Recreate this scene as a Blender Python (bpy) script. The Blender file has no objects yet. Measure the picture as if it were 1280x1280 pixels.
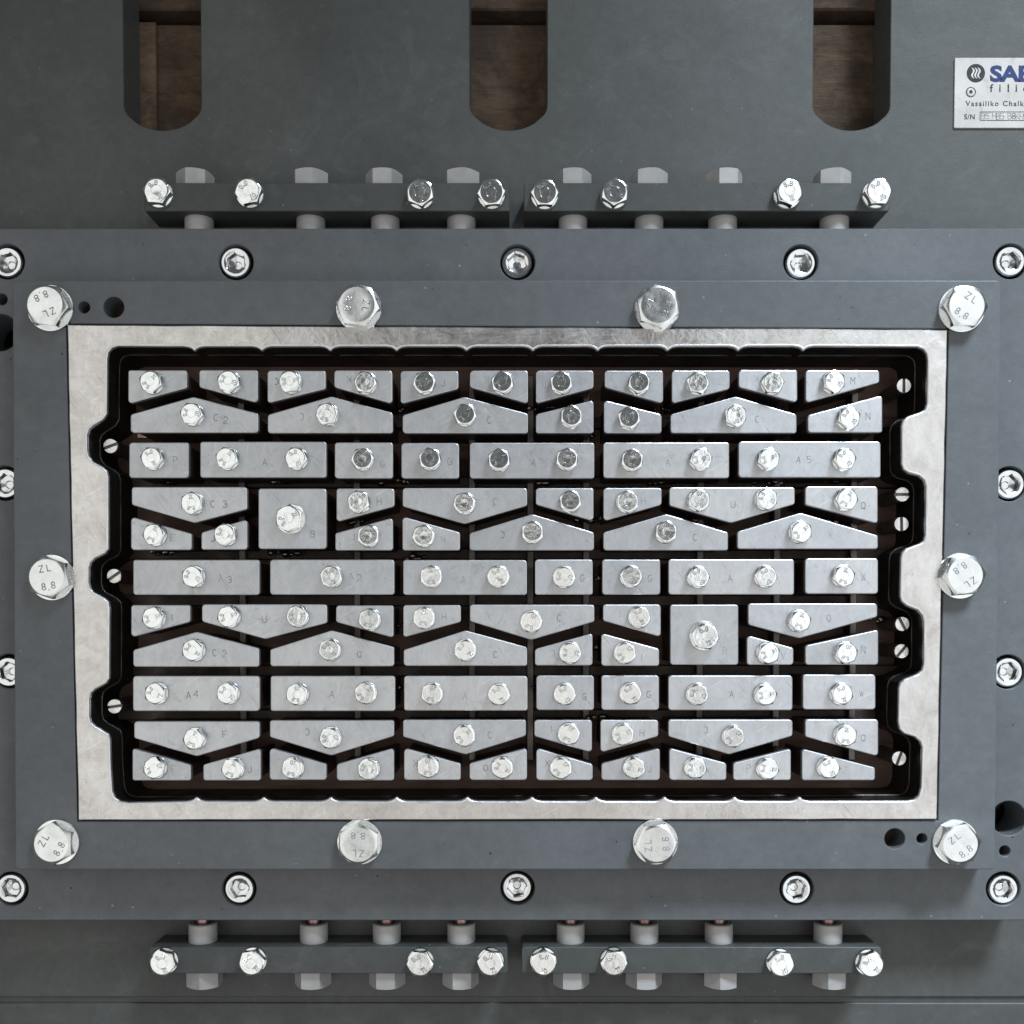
import bpy, bmesh, math, random
from mathutils import Vector, Matrix, geometry
random.seed(7)
SC = bpy.context.scene
COL = SC.collection
S = 0.0005                      # one photograph pixel on the die face is half a millimetre

# ------------------------------------------------------------------ camera
F = 1300.0
TILT = math.radians(1.7)
PPY = 780 + F*math.tan(TILT)    # principal point (the photograph is the upper part of a portrait frame)
FWD = Vector((0, -math.sin(TILT), -math.cos(TILT)))
UPV = Vector((0, math.cos(TILT), -math.sin(TILT)))
RGT = Vector((1, 0, 0))
# the ray through the middle of the picture meets z = 0 at the origin
dmid = FWD*F + UPV*(PPY-640)
CAM = -dmid * (F/F)
def W(u, v, z=0.0):
    """photograph pixel -> point of the die at height z (all in pixel units)"""
    d = FWD*F + RGT*(u-640) + UPV*(PPY-v)
    t = (z-CAM.z)/d.z
    return CAM + d*t

cam_d = bpy.data.cameras.new('camera')
cam = bpy.data.objects.new('camera', cam_d); COL.objects.link(cam)
cam.location = CAM*S
cam.rotation_euler = (-TILT, 0, 0)
cam_d.sensor_width = 36
cam_d.lens = 36*F/1280
cam_d.shift_y = (PPY-640)/1280
cam_d.clip_start = 0.01; cam_d.clip_end = 50
SC.camera = cam

# ------------------------------------------------------------------ world and lamps
w = bpy.data.worlds.new('World'); SC.world = w; w.use_nodes = True
bg = w.node_tree.nodes['Background']
bg.inputs[0].default_value = (0.95, 0.97, 1.0, 1); bg.inputs[1].default_value = 0.10
def area(name, loc, target, sx, sy, radiance, color):
    l = bpy.data.lights.new(name, 'AREA'); l.shape = 'RECTANGLE'
    l.size = sx*S; l.size_y = sy*S
    l.energy = radiance*math.pi*(sx*S)*(sy*S); l.color = color
    o = bpy.data.objects.new(name, l); COL.objects.link(o)
    o.location = Vector(loc)*S
    d = (Vector(target)-Vector(loc)).normalized()
    o.rotation_euler = d.to_track_quat('-Z', 'Y').to_euler()
    return o
area('ceiling_light_left', (-2050, -100, 2600), (-2050, -100, 0), 2800, 4200, 0.92, (1.0, 1.0, 0.97))
area('ceiling_light_right', (2150, 0, 2600), (2150, 0, 0), 2800, 4200, 1.15, (0.95, 0.98, 1.0))
area('ceiling_light_front', (60, -1190, 2600), (60, -1190, 0), 1150, 2880, 0.78, (1.0, 0.97, 0.93))
win = area('window_light', (2000, 3600, 2450), (860, -420, 0), 1250, 1100, 4.4, (0.74, 0.87, 1.0))
win.data.spread = math.radians(36)
SC.view_settings.view_transform = 'Standard'
SC.view_settings.look = 'None'
SC.view_settings.exposure = 0.0
SC.view_settings.gamma = 1.0

# ------------------------------------------------------------------ materials
def mat(name):
    m = bpy.data.materials.new(name); m.use_nodes = True
    nt = m.node_tree; b = nt.nodes['Principled BSDF']
    return m, nt, b
def N(nt, typ, **kw):
    n = nt.nodes.new(typ)
    for k, v in kw.items(): setattr(n, k, v)
    return n
def coords(nt, scale=(1, 1, 1), rnd=False):
    g = N(nt, 'ShaderNodeNewGeometry')
    mp = N(nt, 'ShaderNodeMapping'); mp.inputs['Scale'].default_value = scale
    nt.links.new(g.outputs['Position'], mp.inputs['Vector'])
    return mp.outputs['Vector']
def noise(nt, vec, scale, detail=4, rough=0.55, dist=0.0):
    n = N(nt, 'ShaderNodeTexNoise'); n.inputs['Scale'].default_value = scale
    n.inputs['Detail'].default_value = detail; n.inputs['Roughness'].default_value = rough
    n.inputs['Distortion'].default_value = dist
    nt.links.new(vec, n.inputs['Vector']); return n.outputs['Fac']
def ramp(nt, fac, stops):
    r = N(nt, 'ShaderNodeValToRGB'); els = r.color_ramp.elements
    while len(els) < len(stops): els.new(0.5)
    for e, (p, c) in zip(els, stops):
        e.position = p; e.color = (c[0], c[1], c[2], 1) if hasattr(c, '__len__') else (c, c, c, 1)
    nt.links.new(fac, r.inputs['Fac']); return r.outputs['Color']
def mixc(nt, fac, a, b, mode='MIX'):
    m = N(nt, 'ShaderNodeMix', data_type='RGBA', blend_type=mode)
    if hasattr(fac, 'links'): nt.links.new(fac, m.inputs[0])
    else: m.inputs[0].default_value = fac
    for s, x in ((6, a), (7, b)):
        if hasattr(x, 'links'): nt.links.new(x, m.inputs[s])
        else: m.inputs[s].default_value = (x[0], x[1], x[2], 1)
    return m.outputs[2]
def bump(nt, b, hs, dist):
    prev = None
    for h, st, d in hs:
        n = N(nt, 'ShaderNodeBump'); n.inputs['Strength'].default_value = st
        n.inputs['Distance'].default_value = d*S
        nt.links.new(h, n.inputs['Height'])
        if prev: nt.links.new(prev, n.inputs['Normal'])
        prev = n.outputs['Normal']
    nt.links.new(prev, b.inputs['Normal'])

def paint(name, c1, c2, rough=0.5, specks=True, spec=0.4):
    m, nt, b = mat(name); v = coords(nt)
    big = noise(nt, v, 9, 5, 0.6)
    base = ramp(nt, big, [(0.3, c1), (0.7, c2)])
    mid = noise(nt, v, 120, 6, 0.7)
    base = mixc(nt, 0.22, base, ramp(nt, mid, [(0.3, 0.25), (0.7, 0.75)]), 'OVERLAY')
    if specks:
        vo = N(nt, 'ShaderNodeTexVoronoi'); vo.inputs['Scale'].default_value = 150
        nt.links.new(v, vo.inputs['Vector'])
        rr = N(nt, 'ShaderNodeSeparateColor'); nt.links.new(vo.outputs['Color'], rr.inputs[0])
        th = N(nt, 'ShaderNodeMath', operation='MULTIPLY'); nt.links.new(rr.outputs[0], th.inputs[0]); th.inputs[1].default_value = 0.12
        th2 = N(nt, 'ShaderNodeMath', operation='LESS_THAN'); nt.links.new(vo.outputs['Distance'], th2.inputs[0]); nt.links.new(th.outputs[0], th2.inputs[1])
        g = N(nt, 'ShaderNodeMath', operation='GREATER_THAN'); nt.links.new(rr.outputs[1], g.inputs[0]); g.inputs[1].default_value = 0.62
        mm = N(nt, 'ShaderNodeMath', operation='MULTIPLY'); nt.links.new(th2.outputs[0], mm.inputs[0]); nt.links.new(g.outputs[0], mm.inputs[1])
        col = mixc(nt, rr.outputs[2], (0.02, 0.02, 0.02), (0.25, 0.26, 0.26))
        base = mixc(nt, mm.outputs[0], base, col)
        # faint dusty smudges
        sm = noise(nt, v, 22, 8, 0.75, 1.5)
        base = mixc(nt, ramp(nt, sm, [(0.54, 0.0), (0.76, 0.30)]), base, (0.2, 0.205, 0.2))
    nt.links.new(base, b.inputs['Base Color'])
    rg = noise(nt, v, 40, 5, 0.7)
    nt.links.new(ramp(nt, rg, [(0.2, rough-0.08), (0.8, rough+0.1)]), b.inputs['Roughness'])
    b.inputs['Specular IOR Level'].default_value = spec
    fine = noise(nt, v, 900, 3, 0.6)
    bump(nt, b, [(fine, 0.25, 0.8), (noise(nt, v, 60, 3), 0.2, 2.0)], 1)
    return m

def metal(name, c1, c2, r1, r2, scale=(1, 1, 1), nscale=40, metallic=1.0, b1=(300, 0.2, 0.6), b2=(60, 0.3, 1.5), dirt=None):
    m, nt, b = mat(name); v = coords(nt, scale)
    f = noise(nt, v, nscale, 6, 0.62, 0.4)
    base = ramp(nt, f, [(0.32, c1), (0.68, c2)])
    if dirt:
        d = noise(nt, coords(nt), dirt[0], 7, 0.7, 0.8)
        base = mixc(nt, ramp(nt, d, [(dirt[1], 0.0), (dirt[1]+0.12, dirt[3])]), base, dirt[2])
    nt.links.new(base, b.inputs['Base Color'])
    nt.links.new(ramp(nt, noise(nt, v, nscale*2.3, 5, 0.65), [(0.3, r1), (0.7, r2)]), b.inputs['Roughness'])
    b.inputs['Metallic'].default_value = metallic
    bump(nt, b, [(noise(nt, v, b1[0], 4), b1[1], b1[2]), (noise(nt, v, b2[0], 4), b2[1], b2[2])], 1)
    return m

M = {}
M['base'] = paint('dark_grey_paint', (0.068, 0.072, 0.069), (0.096, 0.101, 0.097), 0.5)
M['plate'] = paint('blue_grey_paint', (0.104, 0.112, 0.118), (0.132, 0.141, 0.148), 0.46)
M['bar'] = paint('bar_paint', (0.062, 0.066, 0.063), (0.076, 0.081, 0.078), 0.5)
M['black'] = metal('oiled_black_steel', (0.008, 0.007, 0.006), (0.016, 0.014, 0.012), 0.30, 0.5, nscale=30, metallic=0.0)
M['black'].node_tree.nodes['Principled BSDF'].inputs['Specular IOR Level'].default_value = 0.25
M['lip'] = metal('worn_lip_steel', (0.02, 0.018, 0.017), (0.13, 0.12, 0.115), 0.35, 0.55, nscale=60)
def worn_steel(name, c1, c2, r1, r2, streak, stain, metallic, tone=0.0, stain_amt=0.6, nsc=34, bumps=(0.5, 2.0)):
    """machined steel: cloudy handling marks, brushed streaks in two directions, small dark nicks"""
    m, nt, b = mat(name); v = coords(nt)
    f = noise(nt, v, nsc, 7, 0.65, 0.6)
    base = ramp(nt, f, [(0.30, c1), (0.70, c2)])
    sx = noise(nt, coords(nt, (1, 5, 1)), 70, 6, 0.7, 1.2); sy = noise(nt, coords(nt, (2.2, 1, 1)), 45, 8, 0.75, 2.2)
    st = ramp(nt, sy, [(0.30, 0.15), (0.70, 0.85)])
    base = mixc(nt, streak, base, st, 'OVERLAY')
    d = noise(nt, v, nsc*1.9, 8, 0.72, 1.6)
    base = mixc(nt, ramp(nt, d, [(0.56, 0.0), (0.72, stain_amt)]), base, stain)
    nk = noise(nt, v, 420, 3, 0.6)
    base = mixc(nt, ramp(nt, nk, [(0.70, 0.0), (0.76, 0.6)]), base, (0.12, 0.115, 0.11))
    for ang, thr, amt in ((0.5, 0.67, 0.5), (-0.9, 0.68, 0.45), (1.45, 0.68, 0.4)):
        g = N(nt, 'ShaderNodeNewGeometry'); mp = N(nt, 'ShaderNodeMapping', vector_type='TEXTURE')
        mp.inputs['Rotation'].default_value = (0, 0, ang); mp.inputs['Scale'].default_value = (1.0, 0.035, 1.0)
        nt.links.new(g.outputs['Position'], mp.inputs['Vector'])
        ln = noise(nt, mp.outputs['Vector'], 38, 2, 0.5)
        base = mixc(nt, ramp(nt, ln, [(thr, 0.0), (thr+0.04, amt)]), base, (0.86, 0.86, 0.86) if ang > 0 else (0.2, 0.195, 0.19))
    if tone > 0:
        oi = N(nt, 'ShaderNodeObjectInfo')
        base = mixc(nt, 1.0, base, ramp(nt, oi.outputs['Random'], [(0.0, (1-tone, 1-tone, 1-tone)), (0.5, (1-tone*0.3,)*3), (1.0, (1.0, 0.985, 0.965))]), 'MULTIPLY')
    nt.links.new(base, b.inputs['Base Color'])
    rg = mixc(nt, 0.5, ramp(nt, noise(nt, v, nsc*1.3, 6, 0.7, 1.0), [(0.35, r1), (0.65, r2)]), ramp(nt, sx, [(0.35, r1), (0.65, r2)]))
    nt.links.new(rg, b.inputs['Roughness']); b.inputs['Metallic'].default_value = metallic
    bump(nt, b, [(sx, bumps[0]*0.35, 0.35), (noise(nt, v, 75, 5, 0.6, 0.5), bumps[0], bumps[1]), (nk, 0.15, 0.5)], 1)
    return m
M['silver'] = worn_steel('milled_liner_steel', (0.54, 0.515, 0.495), (0.70, 0.68, 0.66), 0.20, 0.42, 0.28, (0.34, 0.315, 0.30), 1.0, stain_amt=0.38)
M['rim'] = metal('polished_rim', (0.66, 0.65, 0.65), (0.84, 0.83, 0.83), 0.30, 0.48, nscale=80, metallic=0.85)
M['core'] = worn_steel('satin_core_steel', (0.53, 0.54, 0.557), (0.62, 0.628, 0.642), 0.33, 0.46, 0.20, (0.33, 0.33, 0.33), 0.75, tone=0.15, stain_amt=0.55, nsc=46, bumps=(0.12, 1.2))
M['zinc'] = metal('zinc_bolt', (0.80, 0.82, 0.82), (0.93, 0.95, 0.94), 0.10, 0.22, nscale=160, b1=(500, 0.12, 0.5), b2=(150, 0.25, 1.2), dirt=(190, 0.66, (0.5, 0.5, 0.49), 0.35))
M['zincbig'] = metal('zinc_large_bolt', (0.68, 0.70, 0.70), (0.86, 0.88, 0.87), 0.16, 0.30, nscale=90, b1=(350, 0.08, 0.4), b2=(60, 0.2, 1.5), dirt=(90, 0.62, (0.52, 0.52, 0.51), 0.45))
M['zincdark'] = metal('zinc_socket', (0.66, 0.68, 0.69), (0.82, 0.84, 0.84), 0.12, 0.22, nscale=160, b1=(700, 0.1, 0.4), b2=(200, 0.10, 0.8))
M['stampfaint'] = metal('faint_stamped_groove', (0.32, 0.325, 0.33), (0.5, 0.505, 0.51), 0.5, 0.7, nscale=500, metallic=0.4)
M['sockwall'] = metal('socket_wall', (0.20, 0.21, 0.22), (0.34, 0.35, 0.36), 0.22, 0.35, nscale=120, b2=(200, 0.1, 0.8))
M['stamp'] = metal('stamped_groove', (0.20, 0.205, 0.21), (0.40, 0.405, 0.41), 0.5, 0.7, nscale=500, metallic=0.3)
M['nut'] = metal('grey_primer', (0.36, 0.352, 0.345), (0.46, 0.45, 0.44), 0.45, 0.6, nscale=60, metallic=0.1, b1=(500, 0.2, 0.5))
M['copper'] = metal('coppery_thread', (0.20, 0.10, 0.08), (0.40, 0.29, 0.25), 0.25, 0.4, nscale=120)
M['pin'] = metal('bright_pin_steel', (0.55, 0.54, 0.52), (0.85, 0.84, 0.82), 0.2, 0.38, nscale=150, b1=(400, 0.4, 0.8))
M['dull'] = metal('dull_steel', (0.12, 0.105, 0.095), (0.22, 0.2, 0.18), 0.35, 0.55, nscale=60, metallic=0.9)
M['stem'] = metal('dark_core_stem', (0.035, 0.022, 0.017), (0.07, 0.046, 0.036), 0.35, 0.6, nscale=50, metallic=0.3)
M['weld'] = metal('weld_bead_steel', (0.16, 0.14, 0.125), (0.38, 0.34, 0.3), 0.18, 0.35, nscale=120)
M['brown'] = metal('added_gap_brown', (0.11, 0.066, 0.05), (0.20, 0.125, 0.095), 0.6, 0.8, scale=(1, 6, 1), nscale=25, metallic=0.0)
M['label'] = metal('nameplate_aluminium', (0.50, 0.475, 0.44), (0.60, 0.57, 0.53), 0.45, 0.55, nscale=40, metallic=0.15, b1=(300, 0.1, 0.3), dirt=(60, 0.56, (0.30, 0.27, 0.24), 0.6))
def flat(name, c, rough=0.7):
    m, nt, b = mat(name); v = coords(nt)
    nt.links.new(ramp(nt, noise(nt, v, 400, 3), [(0.3, [x*0.85 for x in c]), (0.7, [min(1, x*1.15) for x in c])]), b.inputs['Base Color'])
    b.inputs['Roughness'].default_value = rough; return m
M['ink'] = flat('black_ink', (0.03, 0.03, 0.03))
M['blue'] = flat('blue_ink', (0.022, 0.04, 0.16))
M['white'] = flat('white_print', (0.7, 0.69, 0.66))
# rough timber below the die
def timber(name='rough_timber', k=1.0):
    m, nt, b = mat(name); v = coords(nt, (1, 7, 1))
    g = noise(nt, v, 22, 8, 0.7, 0.8)
    base = ramp(nt, g, [(0.25, (0.08, 0.050, 0.031)), (0.6, (0.135, 0.090, 0.058)), (0.8, (0.17, 0.115, 0.075))])
    base = mixc(nt, 1.0, base, (k, k, k), 'MULTIPLY')
    bl = noise(nt, coords(nt), 26, 5, 0.65, 1.0)
    base = mixc(nt, ramp(nt, bl, [(0.42, 0.0), (0.62, 0.7)]), base, (0.035*k, 0.02*k, 0.014*k))
    bl2 = noise(nt, coords(nt), 45, 4, 0.6, 0.6)
    base = mixc(nt, ramp(nt, bl2, [(0.55, 0.0), (0.7, 0.5)]), base, (0.15*k, 0.085*k, 0.045*k))
    sp = noise(nt, coords(nt, (1, 2, 1)), 140, 4, 0.7)
    base = mixc(nt, ramp(nt, sp, [(0.50, 0.0), (0.72, 0.6)]), base, (0.04, 0.024, 0.016))
    nt.links.new(base, b.inputs['Base Color']); b.inputs['Roughness'].default_value = 0.85
    bump(nt, b, [(g, 0.6, 4.0), (sp, 0.4, 2.0)], 1); return m
M['wood'] = timber(); M['litwood'] = timber('lit_timber', 1.7)  # the second, paler copy imitates timber where light falls

# ------------------------------------------------------------------ mesh helpers (pixel units, scaled on linking)
def link(name, bm_or_mesh, m, parent=None, loc=None, smooth=None, rot=0.0):
    """loc: pixel-unit position of the object's origin; mesh coordinates are relative to it"""
    if isinstance(bm_or_mesh, bmesh.types.BMesh):
        me = bpy.data.meshes.new(name)
        bmesh.ops.scale(bm_or_mesh, vec=(S, S, S), verts=bm_or_mesh.verts)
        bm_or_mesh.to_mesh(me); bm_or_mesh.free()
        me.materials.append(m)
        if smooth is not None:
            for p in me.polygons: p.use_smooth = True
            me.set_sharp_from_angle(angle=math.radians(smooth))
    else: me = bm_or_mesh
    o = bpy.data.objects.new(name, me); COL.objects.link(o)
    if parent: o.parent = parent
    if loc is not None: o.location = Vector(loc)*S
    o.rotation_euler = (0, 0, rot)
    return o
def thing(name, label, cat, loc=(0, 0, 0), group=None, kind=None):
    o = bpy.data.objects.new(name, None); COL.objects.link(o); o.location = Vector(loc)*S
    o.empty_display_size = 0.01
    tag(o, label, cat, group, kind); return o
def tag(o, label=None, cat=None, group=None, kind=None):
    if label: o['label'] = label
    if cat: o['category'] = cat
    if group: o['group'] = group
    if kind: o['kind'] = kind
def area2(p): return sum(p[i-1][0]*p[i][1]-p[i][0]*p[i-1][1] for i in range(len(p)))/2
def orient(p, ccw=True):
    return list(p) if (area2(p) > 0) == ccw else list(reversed(p))
def offset(p, d):
    """move each vertex to the left of the walking direction by d (into the material)"""
    out = []; n = len(p)
    for i in range(n):
        a, b, c = Vector(p[i-1][:2]), Vector(p[i][:2]), Vector(p[(i+1) % n][:2])
        e1, e2 = (b-a), (c-b)
        if e1.length < 1e-6: e1 = e2
        if e2.length < 1e-6: e2 = e1
        e1.normalize(); e2.normalize()
        n1, n2 = Vector((-e1.y, e1.x)), Vector((-e2.y, e2.x))
        m = n1+n2
        if m.length < 1e-6: m = n1
        m.normalize(); k = max(0.5, m.dot(n1))
        q = b+m*(d/k); out.append((q.x, q.y))
    return out
def rounded(pts, r, n=5):
    out = []; L = len(pts)
    for i in range(L):
        rr = r[i] if hasattr(r, '__len__') else r
        a, b, c = Vector(pts[i-1][:2]), Vector(pts[i][:2]), Vector(pts[(i+1) % L][:2])
        u, v = (a-b), (c-b); lu, lv = u.length, v.length; u.normalize(); v.normalize()
        ang = math.acos(max(-1, min(1, u.dot(v))))
        if rr <= 0 or ang > math.radians(178): out.append((b.x, b.y)); continue
        t = min(rr/math.tan(ang/2), lu*0.49, lv*0.49); rr = t*math.tan(ang/2)
        bis = (u+v).normalized(); cen = b+bis*(rr/math.sin(ang/2))
        p0, p1 = b+u*t, b+v*t
        a0 = math.atan2(p0.y-cen.y, p0.x-cen.x); a1 = math.atan2(p1.y-cen.y, p1.x-cen.x)
        da = (a1-a0+math.pi) % (2*math.pi)-math.pi
        for k in range(n+1):
            t2 = a0+da*k/n; out.append((cen.x+rr*math.cos(t2), cen.y+rr*math.sin(t2)))
    return out
def circle(cx, cy, r, n=48): return [(cx+r*math.cos(2*math.pi*i/n), cy+r*math.sin(2*math.pi*i/n)) for i in range(n)]
def prism(loops, zt, zb, bev=1.0, bm=None, seg=1, bottom=True):
    """flat slab with holes: loops[0] is the outline, the others are holes; edges bevelled at the top"""
    bm = bm or bmesh.new()
    loops = [orient(loops[0], True)]+[orient(l, False) for l in loops[1:]]
    rings = []; bevs = bev if isinstance(bev, (list, tuple)) else [bev]*len(loops)
    for l, bev in zip(loops, bevs):
        rs = []
        if bev > 0:
            for k in range(seg+1):
                a = math.pi/2*k/seg
                rs.append([bm.verts.new((x, y, zt-bev+bev*math.sin(a))) for x, y in offset(l, bev*(1-math.cos(a)))])
        else: rs.append([bm.verts.new((x, y, zt)) for x, y in l])
        lo = [bm.verts.new((x, y, zb)) for x, y in l]
        rings.append((rs, lo))
        allr = [lo]+rs
        for r0, r1 in zip(allr, allr[1:]):
            n = len(r0)
            for i in range(n): bm.faces.new((r0[i], r0[(i+1) % n], r1[(i+1) % n], r1[i]))
    top = [r[0][-1] for r in rings]
    for grp, flip in ((top, False), ([r[1] for r in rings], True)):
        if flip and not bottom: continue
        flatl = [v for g in grp for v in g]
        tris = geometry.tessellate_polygon([[v.co.copy() for v in g] for g in grp])
        for t in tris:
            vs = [flatl[i] for i in t]
            nrm = (vs[1].co-vs[0].co).cross(vs[2].co-vs[0].co)
            if nrm.length < 1e-9: continue
            if (nrm.z < 0) != flip: vs.reverse()
            try: bm.faces.new(vs)
            except ValueError: pass
    return bm
def lathe(profile, n=48, bm=None, cx=0, cy=0):
    bm = bm or bmesh.new(); rings = []
    for r, z in profile:
        if r < 1e-6: rings.append([bm.verts.new((cx, cy, z))])
        else: rings.append([bm.verts.new((cx+r*math.cos(2*math.pi*i/n), cy+r*math.sin(2*math.pi*i/n), z)) for i in range(n)])
    for a, b in zip(rings, rings[1:]):
        for i in range(n):
            j = (i+1) % n
            if len(a) == 1 and len(b) == 1: continue
            if len(a) == 1: bm.faces.new((a[0], b[j], b[i]))
            elif len(b) == 1: bm.faces.new((a[i], a[j], b[0]))
            else: bm.faces.new((a[i], a[j], b[j], b[i]))
    return bm
def hexr(af, th):
    a = (th+math.pi/6) % (math.pi/3)-math.pi/6
    return af/math.cos(a)
def hexhead(af, rtop, z0, zt, n=60, slope=0.5, top=None, bm=None):
    """hexagon head with the turned chamfer of a real bolt; top = lathe profile of the crown, outside in"""
    bm = bm or bmesh.new()
    ths = [2*math.pi*i/n for i in range(n)]
    rings = [[(hexr(af, t)*math.cos(t), hexr(af, t)*math.sin(t), z0) for t in ths],
             [(hexr(af, t)*math.cos(t), hexr(af, t)*math.sin(t), zt-(hexr(af, t)-rtop)*slope) for t in ths]]
    for r, z in [(rtop, zt)]+(top or []): rings.append([(r*math.cos(t), r*math.sin(t), z) for t in ths])
    vr = [[bm.verts.new(p) for p in r] for r in rings]
    for a, b in zip(vr, vr[1:]):
        for i in range(n): bm.faces.new((a[i], a[(i+1) % n], b[(i+1) % n], b[i]))
    bm.faces.new(vr[-1]); bm.faces.new(list(reversed(vr[0])))
    return bm
def box(bm, x0, x1, y0, y1, z0, z1):
    v = [bm.verts.new(p) for p in ((x0,y0,z0),(x1,y0,z0),(x1,y1,z0),(x0,y1,z0),(x0,y0,z1),(x1,y0,z1),(x1,y1,z1),(x0,y1,z1))]
    for f in ((3,2,1,0),(4,5,6,7),(0,1,5,4),(1,2,6,5),(2,3,7,6),(3,0,4,7)): bm.faces.new([v[i] for i in f])
    return bm
# single-stroke characters on a 1 x 1.5 cell, as struck by a steel letter punch
ARC = lambda cx, cy, rx, ry, a0, a1, n=8: [(cx+rx*math.cos(math.radians(a0+(a1-a0)*i/n)), cy+ry*math.sin(math.radians(a0+(a1-a0)*i/n))) for i in range(n+1)]
FONT = {
 'A': [[(0,0),(.5,1.5),(1,0)],[(.2,.55),(.8,.55)]], 'B': [[(0,0),(0,1.5),(.6,1.5),(.85,1.3),(.85,1),(.6,.8),(0,.8)],[(.6,.8),(.95,.6),(.95,.2),(.65,0),(0,0)]],
 'C': [ARC(.5,.75,.5,.75,50,310,12)], 'E': [[(1,0),(0,0),(0,1.5),(1,1.5)],[(0,.75),(.7,.75)]], 'F': [[(0,0),(0,1.5),(1,1.5)],[(0,.75),(.7,.75)]],
 'G': [ARC(.5,.75,.5,.75,50,330,12)+[(.95,.7),(.55,.7)]], 'H': [[(0,0),(0,1.5)],[(1,0),(1,1.5)],[(0,.75),(1,.75)]], 'I': [[(.5,0),(.5,1.5)]],
 'J': [[(.85,1.5),(.85,.4),(.6,.05),(.25,.05),(0,.35)]], 'K': [[(0,0),(0,1.5)],[(.9,1.5),(0,.65)],[(.3,.9),(.95,0)]], 'L': [[(0,1.5),(0,0),(.8,0)]],
 'M': [[(0,0),(0,1.5),(.5,.7),(1,1.5),(1,0)]], 'N': [[(0,0),(0,1.5),(1,0),(1,1.5)]], 'O': [ARC(.5,.75,.5,.75,0,360,14)], 'P': [[(0,0),(0,1.5),(.65,1.5),(.95,1.25),(.95,.95),(.65,.7),(0,.7)]],
 'Q': [ARC(.5,.75,.5,.75,0,360,14),[(.55,.4),(1,-.1)]], 'T': [[(0,1.5),(1,1.5)],[(.5,1.5),(.5,0)]], 'U': [[(0,1.5),(0,.4),(.3,0),(.7,0),(1,.4),(1,1.5)]], 'V': [[(0,1.5),(.5,0),(1,1.5)]],
 'W': [[(0,1.5),(.25,0),(.5,1),(.75,0),(1,1.5)]], 'X': [[(0,0),(1,1.5)],[(0,1.5),(1,0)]], 'Z': [[(0,1.5),(1,1.5),(0,0),(1,0)]],
 '2': [ARC(.5,1.05,.45,.45,170,-30,7)+[(0,0),(1,0)]], '3': [ARC(.45,1.1,.42,.4,150,-90,7),ARC(.45,.38,.5,.4,90,-150,8)], '4': [[(.75,0),(.75,1.5),(0,.5),(1,.5)]],
 '5': [[(.95,1.5),(.1,1.5),(.05,.85),(.6,.9),(.95,.6),(.9,.2),(.55,0),(0,.1)]], '8': [ARC(.5,1.1,.38,.38,-90,270,10),ARC(.5,.36,.46,.36,90,450,10)], '.': [[(.4,0),(.6,.05)]]}
def strokes(bm, ch, x, y, h, wd=1.0, rot=0.0, hgt=0.25, z=0.0, mirror=False, ridge=1.0):
    """lay the strokes of a character centred on x, y as low ridged strips"""
    k = h/1.5; c, s = math.cos(rot), math.sin(rot)
    for pl in FONT[ch]:
        P = []
        for px, py in pl:
            qx, qy = (px-.5)*k*0.95, (py-.75)*k
            if mirror: qx = -qx
            P.append(Vector((x+qx*c-qy*s, y+qx*s+qy*c)))
        for a, b in zip(P, P[1:]):
            d = b-a
            if d.length < 1e-4: continue
            d.normalize(); n = Vector((-d.y, d.x))*wd/2; e = d*wd*0.3
            q = [a-e-n, b+e-n, b+e+n, a-e+n]
            q2 = [a-e*ridge-n*ridge, b+e*ridge-n*ridge, b+e*ridge+n*ridge, a-e*ridge+n*ridge]
            lo = [bm.verts.new((p.x, p.y, z-0.05)) for p in q]; hi = [bm.verts.new((p.x, p.y, z+hgt)) for p in q2]
            bm.faces.new(hi)
            for i in range(4): bm.faces.new((lo[i], lo[(i+1) % 4], hi[(i+1) % 4], hi[i]))
    return bm

# heights above the frame plate's face, in pixel units
Z_LINER, Z_FRAME, Z_CORE, Z_MOUNT, Z_BAR, Z_BASE = 3.0, 0.0, -2.0, -40.0, -46.0, -100.0
Z_UNDER, Z_WOOD = -162.0, -172.0
def P2(u, v, z): q = W(u, v, z); return (q.x, q.y)

# ------------------------------------------------------------------ timber floor of the pallet
bd = [(-330, 12), (30, 255), (262, 500), (507, 745), (752, 990), (997, 1235), (1242, 1700)]
for i, (v0, v1) in enumerate(bd):
    z = Z_WOOD+(10 if i == 0 else -2*(i % 2))
    a, b = W(640, v0, z), W(640, v1, z)
    bm = prism([rounded([(-1500, b.y), (1500, b.y), (1500, a.y), (-1500, a.y)], 4, 2)], z, z-45, 2.5)
    o = link('timber_board', bm, M['wood'])
    where = ['brown timber board at the picture top, glimpsed through the three slots', 'brown timber board filling the lower part of the three slots',
             'brown timber board below the upper clamping bars and mounting plate', 'brown timber board below the upper rows of core plates',
             'brown timber board below the middle rows of core plates', 'brown timber board seen below the bottom row of core plates',
             'brown timber board below the lower clamping bars'][i]
    tag(o, where, 'board', 'timber boards under the die')
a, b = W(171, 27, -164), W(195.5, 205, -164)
o = link('light_patch_strip', prism([[(a.x, b.y), (b.x, b.y), (b.x, a.y), (a.x, a.y)]], -164.5, Z_WOOD-0.5, 1.2), M['litwood'])  # added strip, its paler timber colour stands for a patch of light
tag(o, 'narrow pale strip imitating a light patch along the left side of the left slot', 'light patch')
g = bmesh.new(); box(g, -2600, 2600, -2600, 2600, -236, -226)
o = link('floor', g, M['stem']); tag(o, kind='structure')

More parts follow.
